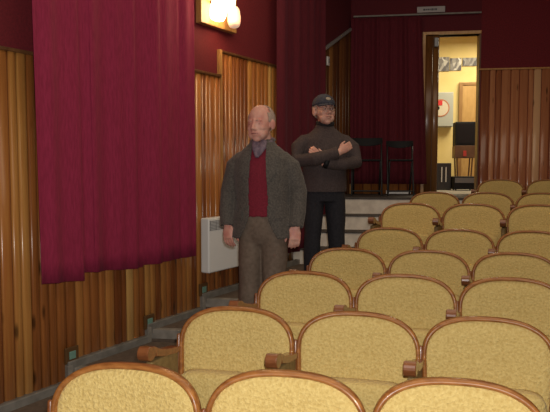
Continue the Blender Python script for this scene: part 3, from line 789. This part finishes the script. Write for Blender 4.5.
bm = bmesh.new()
strip(bm, JT, lambda t: (.115 + .06 * t, 1.03 * sc), lambda t: (.115 + .06 * t, .985 * sc), .003, .006, 3, 6); obj('pocket_flap', bm, 'tweed', jk)
bm = bmesh.new()
strip(bm, JT, lambda t: (-.115 - .06 * t, 1.03 * sc), lambda t: (-.115 - .06 * t, .985 * sc), .003, .006, 3, 6); obj('pocket_flap', bm, 'tweed', jk)
ST = [(.99 * sc, .172, .133, 0), (1.09 * sc, .172, .134, 0), (1.27 * sc, .18, .136, 0), (1.36 * sc, .175, .122, 0), (1.43 * sc, .11, .095, 0), (1.46 * sc, .08, .08, 0)]
bm = bmesh.new(); loft(bm, ST, cap=.05)
remesh('pullover', bm, .007, 'pullover', man, 3, lambda c, n: not (c.y < 0 and c.z > 1.40 * sc and abs(c.x) < (c.z / sc - 1.385) * .6) and c.z < 1.455 * sc and not (n.z < -.6 and c.z < 1.005 * sc), .006)
bm = bmesh.new()
rg = [Vector((.066 * math.sin(t), .0 - .066 * math.cos(t), (1.475 - .02 * math.cos(t)) * sc)) for t in [2 * PI * k / 20 for k in range(21)]]
tube(bm, rg, [(.018, .022)] * 21, 10, side=(0, 0, 1))
tube(bm, [(-.03, -.085, 1.47 * sc), (-.012, -.118, 1.425 * sc), (-.004, -.132, 1.37 * sc)], [(.022, .014), (.032, .016), (.016, .01)], 12)
tube(bm, [(.03, -.085, 1.47 * sc), (.022, -.115, 1.43 * sc), (.006, -.130, 1.385 * sc)], [(.024, .016), (.032, .018), (.016, .01)], 12)
remesh('neck_scarf', bm, .005, 'cravat', man, 3)
bm = bmesh.new()
loft(bm, [(.775 * sc, .05, .05), (.81 * sc, .11, .095), (.85 * sc, .150, .115), (.93 * sc, .170, .125), (1.0 * sc, .165, .123), (1.045 * sc, .158, .118)], cap=.05)
for s in (-1, 1):
    tube(bm, [(s * .078, 0, .92 * sc), (s * .079, -.004, .78 * sc), (s * .083, -.012, .50 * sc), (s * .096, .005, .28 * sc), (s * .102, .015, .07)], [(.092, .105), (.089, .100), (.078, .085), (.068, .078), (.066, .080)], 20, cap=.1)
def wr(o, amt, f_):
    nn = [v.normal.copy() for v in o.data.vertices]
    for v, vn in zip(o.data.vertices, nn):
        c = v.co.copy(); k = noise.noise(Vector((c.x * f_, c.y * f_, c.z * f_ * .6))) ; v.co = c + vn * k * amt
wr(remesh('trousers', bm, .0075, 'trousers', man, 4), .010, 9)
wr(jk, .008, 7)
bm = bmesh.new(); tube(bm, [(0, -.125, 1.02 * sc), (0, -.124, 1.0 * sc)], [.001, .001], 6)
bm.free()
for s in (-1, 1):
    bm = bmesh.new(); shoe(bm, s * .104, 0, s * R(12)); obj('shoe', bm, 'shoe', man, smooth=True)
# ---- man in cap, arms crossed
M['sweater'] = noise_mat('dark_brown_sweater', (.052, .036, .034), (.078, .056, .052), 80, .92, .35)
M['jeans'] = noise_mat('dark_jeans', (.010, .010, .014), (.020, .019, .024), 60, .9, .2)
M['cap'] = noise_mat('navy_cap', (.030, .032, .048), (.05, .052, .07), 60, .9, .2)
Z2 = 5.02; f2 = EYE - 1.145
p = at(324.5, 200, Z2)
m2 = empty('person', (p.x, Z2, f2), R(8)); H2 = zat(93.5, Z2) - f2; sc = H2 / 1.745
setp(m2, 'person in a dark cap and brown sweater with arms crossed, standing behind the jacketed person', 'person')
hq = Matrix.Translation((-.012, -.04, H2 - .268)) @ Matrix.Rotation(R(10), 4, 'Z') @ Matrix.Rotation(R(-4), 4, 'X') @ Matrix.Scale(1.05, 4)
bm = bmesh.new(); body_base(bm, sc, (.10, .115), H2)
tube(bm, [(0, .0, 1.44 * sc), (0, -.015, H2 - .22), tuple(hq @ Vector((0, .005, .08)))], [.066, .062, .058], 16)
head_parts(bm, hq)
AR = [(-.165, 0, 1.35 * sc), (-.225, -.02, 1.30 * sc), (-.245, -.07, 1.19 * sc), (-.12, -.185, 1.205 * sc), (.05, -.225, 1.255 * sc), (.075, -.222, 1.262 * sc)]
AL = [(.165, 0, 1.35 * sc), (.225, -.02, 1.30 * sc), (.245, -.07, 1.18 * sc), (.12, -.165, 1.165 * sc), (-.03, -.195, 1.175 * sc), (-.06, -.192, 1.185 * sc)]
tube(bm, AR, [.04, .036, .034, .030, .026, .025], 12); tube(bm, AL, [.04, .036, .034, .030, .026, .025], 12)
hand(bm, (.075, -.222, 1.262 * sc), (.80, .10, .50), (.1, 1, 0), (-.3, -.2, 1), curl=.75, ln=.17)
hand(bm, (-.06, -.192, 1.185 * sc), (-.72, .18, .86), (-.1, 1, 0), (.6, -.2, .8), curl=.45, ln=.185)
remesh('body', bm, .0052, 'skin2', m2, 3)
face_bits(m2, hq, 1, 'brow_dark', 'lip')
bm = bmesh.new()   # grey hair below the cap
ell(bm, hq @ Vector((0, .024, .14)), (.0845, .098, .10), hq.to_3x3().to_4x4(), 30); hi2 = hq.inverted()
def kh2(c, n):
    h = hi2 @ c
    return h.z < .185 and h.z > .07 and h.y > -.02 and not (h.z < .12 and h.y < .03)
remesh('hair', bm, .005, 'hair', m2, 2, kh2, .006)
# spectacles
bm = bmesh.new()
for s in (-1, 1):
    rod(bm, [hq @ Vector((s * .031 + .020 * math.cos(t), -.098 + .004 * abs(math.cos(t)), .114 + .015 * math.sin(t))) for t in [2 * PI * k / 18 for k in range(19)]], .0011, 6)
    rod(bm, [hq @ Vector((s * .051, -.094, .116)), hq @ Vector((s * .074, -.05, .12)), hq @ Vector((s * .083, .0, .122))], .0013, 6)
rod(bm, [hq @ Vector((-.011, -.099, .118)), hq @ Vector((.011, -.099, .118))], .0011, 6)
obj('spectacles', bm, 'bronze', m2)
# cap
bm = bmesh.new(); ell(bm, hq @ Vector((0, .012, .162)), (.088, .110, .088), hq.to_3x3().to_4x4(), 32)
bmesh.ops.delete(bm, geom=[v for v in bm.verts if (hi2 @ v.co).z < .150], context='VERTS')
cp = obj('cap', bm, 'cap', m2, smooth=True); q_ = cp.modifiers.new('k', 'SOLIDIFY'); q_.thickness = .006
bm = bmesh.new(); V = []
for i in range(5):
    rr = i / 4; row = []
    for k in range(13):
        t = R(-62 + 124 * k / 12); x = (.088) * math.sin(t) * (1 - .08 * rr); y = .012 - (.106 + .062 * rr * math.cos(t) ** .7) * math.cos(t)
        row.append(bm.verts.new(hq @ Vector((x, y, .160 - .016 * rr - .35 * abs(x) ** 1.6))))
    V.append(row)
for a, b in zip(V, V[1:]):
    for k in range(12): bm.faces.new((a[k], a[k + 1], b[k + 1], b[k]))
vi = obj('visor', bm, 'cap', cp, smooth=True); q_ = vi.modifiers.new('k', 'SOLIDIFY'); q_.thickness = .005
bm = bmesh.new(); ell(bm, hq @ Vector((0, -.088, .196)), (.022, .006, .016), hq.to_3x3().to_4x4() @ Matrix.Rotation(R(-32), 4, 'X'), 14); obj('badge', bm, mat('badge', (.32, .27, .2), .6), cp, smooth=True)
TT = [(.94 * sc, .185, .135, 0), (1.03 * sc, .188, .138, 0), (1.15 * sc, .185, .135, 0), (1.28 * sc, .20, .14, 0), (1.36 * sc, .185, .122, 0), (1.42 * sc, .135, .10, 0), (1.46 * sc, .085, .08, 0), (1.50 * sc, .068, .07, -.005)]
bm = bmesh.new(); loft(bm, TT, cap=.05)
tube(bm, [(-.12, 0, 1.37 * sc)] + [tuple(Vector(v)) for v in AR[:5]], [.055, .068, .064, .060, .055, .045], 16, cap=.2)
tube(bm, [(.12, 0, 1.37 * sc)] + [tuple(Vector(v)) for v in AL[:5]], [.055, .068, .064, .060, .055, .045], 16, cap=.2)
sw = remesh('sweater', bm, .0065, 'sweater', m2, 4, lambda c, n: c.z < 1.495 * sc and not (n.z < -.6 and c.z < .95 * sc))
wr(sw, .008, 9)
bm = bmesh.new(); rg = [Vector((.066 * math.sin(t), -.008 - .068 * math.cos(t), (1.50 - .012 * math.cos(t)) * sc)) for t in [2 * PI * k / 20 for k in range(21)]]
tube(bm, rg, [(.02, .012)] * 21, 10, side=(0, 0, 1)); obj('collar', bm, mat('black_collar', (.012, .010, .012), .8), sw, smooth=True)
bm = bmesh.new(); a, b = Vector(AL[4]), Vector(AL[5]); tube(bm, [a - (b - a) * .5, a + (b - a) * .6], [.047, .045], 16, cap=.1); obj('wristwatch', bm, 'black', m2, smooth=True)
bm = bmesh.new(); loft(bm, [(.86 * sc, .158, .115), (.93 * sc, .168, .122), (1.0 * sc, .165, .12)], cap=.05)
for s in (-1, 1):
    tube(bm, [(s * .085, 0, .92 * sc), (s * .092, -.004, .78 * sc), (s * .105, -.012, .50 * sc), (s * .112, .005, .28 * sc), (s * .115, .015, .07)], [(.088, .10), (.082, .095), (.068, .076), (.062, .070), (.060, .074)], 20, cap=.1)
wr(remesh('jeans', bm, .0075, 'jeans', m2, 4), .008, 9)
for s in (-1, 1):
    bm = bmesh.new(); shoe(bm, s * .115, 0, s * R(12)); obj('shoe', bm, 'shoe', m2, smooth=True)
# ------------------------------------------------------------------ camera and light
cam = bpy.data.cameras.new('camera'); cam.sensor_width = 36; cam.lens = F / 550 * 36; cam.clip_end = 60; cam.clip_start = .05
co = bpy.data.objects.new('camera', cam); C.objects.link(co); co.location = (0, 0, EYE); co.rotation_euler = (PI / 2 - PITCH, 0, 0)
bpy.context.scene.camera = co
def light(name, typ, loc, energy, col, size=.1, rot=(0, 0, 0), **k):
    l = bpy.data.lights.new(name, typ); l.energy = energy; l.color = col
    if typ == 'AREA': l.size = size
    else: l.shadow_soft_size = size
    for a, b in k.items(): setattr(l, a, b)
    o = bpy.data.objects.new(name, l); C.objects.link(o); o.location = loc; o.rotation_euler = rot; return o
light('camera_flash', 'POINT', (.03, .02, EYE + .07), 225, (1, .96, .90), .02)
light('unseen_hall_fill', 'AREA', (1.5, 3.5, CEIL - .1), 70, (1, .80, .58), 4.5)  # unseen area lamp under the ceiling, added as soft warm ambient fill
lp = Q @ Vector((SX(3.3), 1.5, EYE + 2.2)); light('foyer_light', 'AREA', lp, 75, (1, .90, .66), 1.2)
w = bpy.data.worlds.new('world'); bpy.context.scene.world = w; w.use_nodes = True
w.node_tree.nodes['Background'].inputs[0].default_value = (.5, .4, .35, 1); w.node_tree.nodes['Background'].inputs[1].default_value = .1
vs = bpy.context.scene.view_settings; vs.view_transform = 'Standard'; vs.look = 'None'; vs.exposure = 0; vs.gamma = 1; vs.use_curve_mapping = False
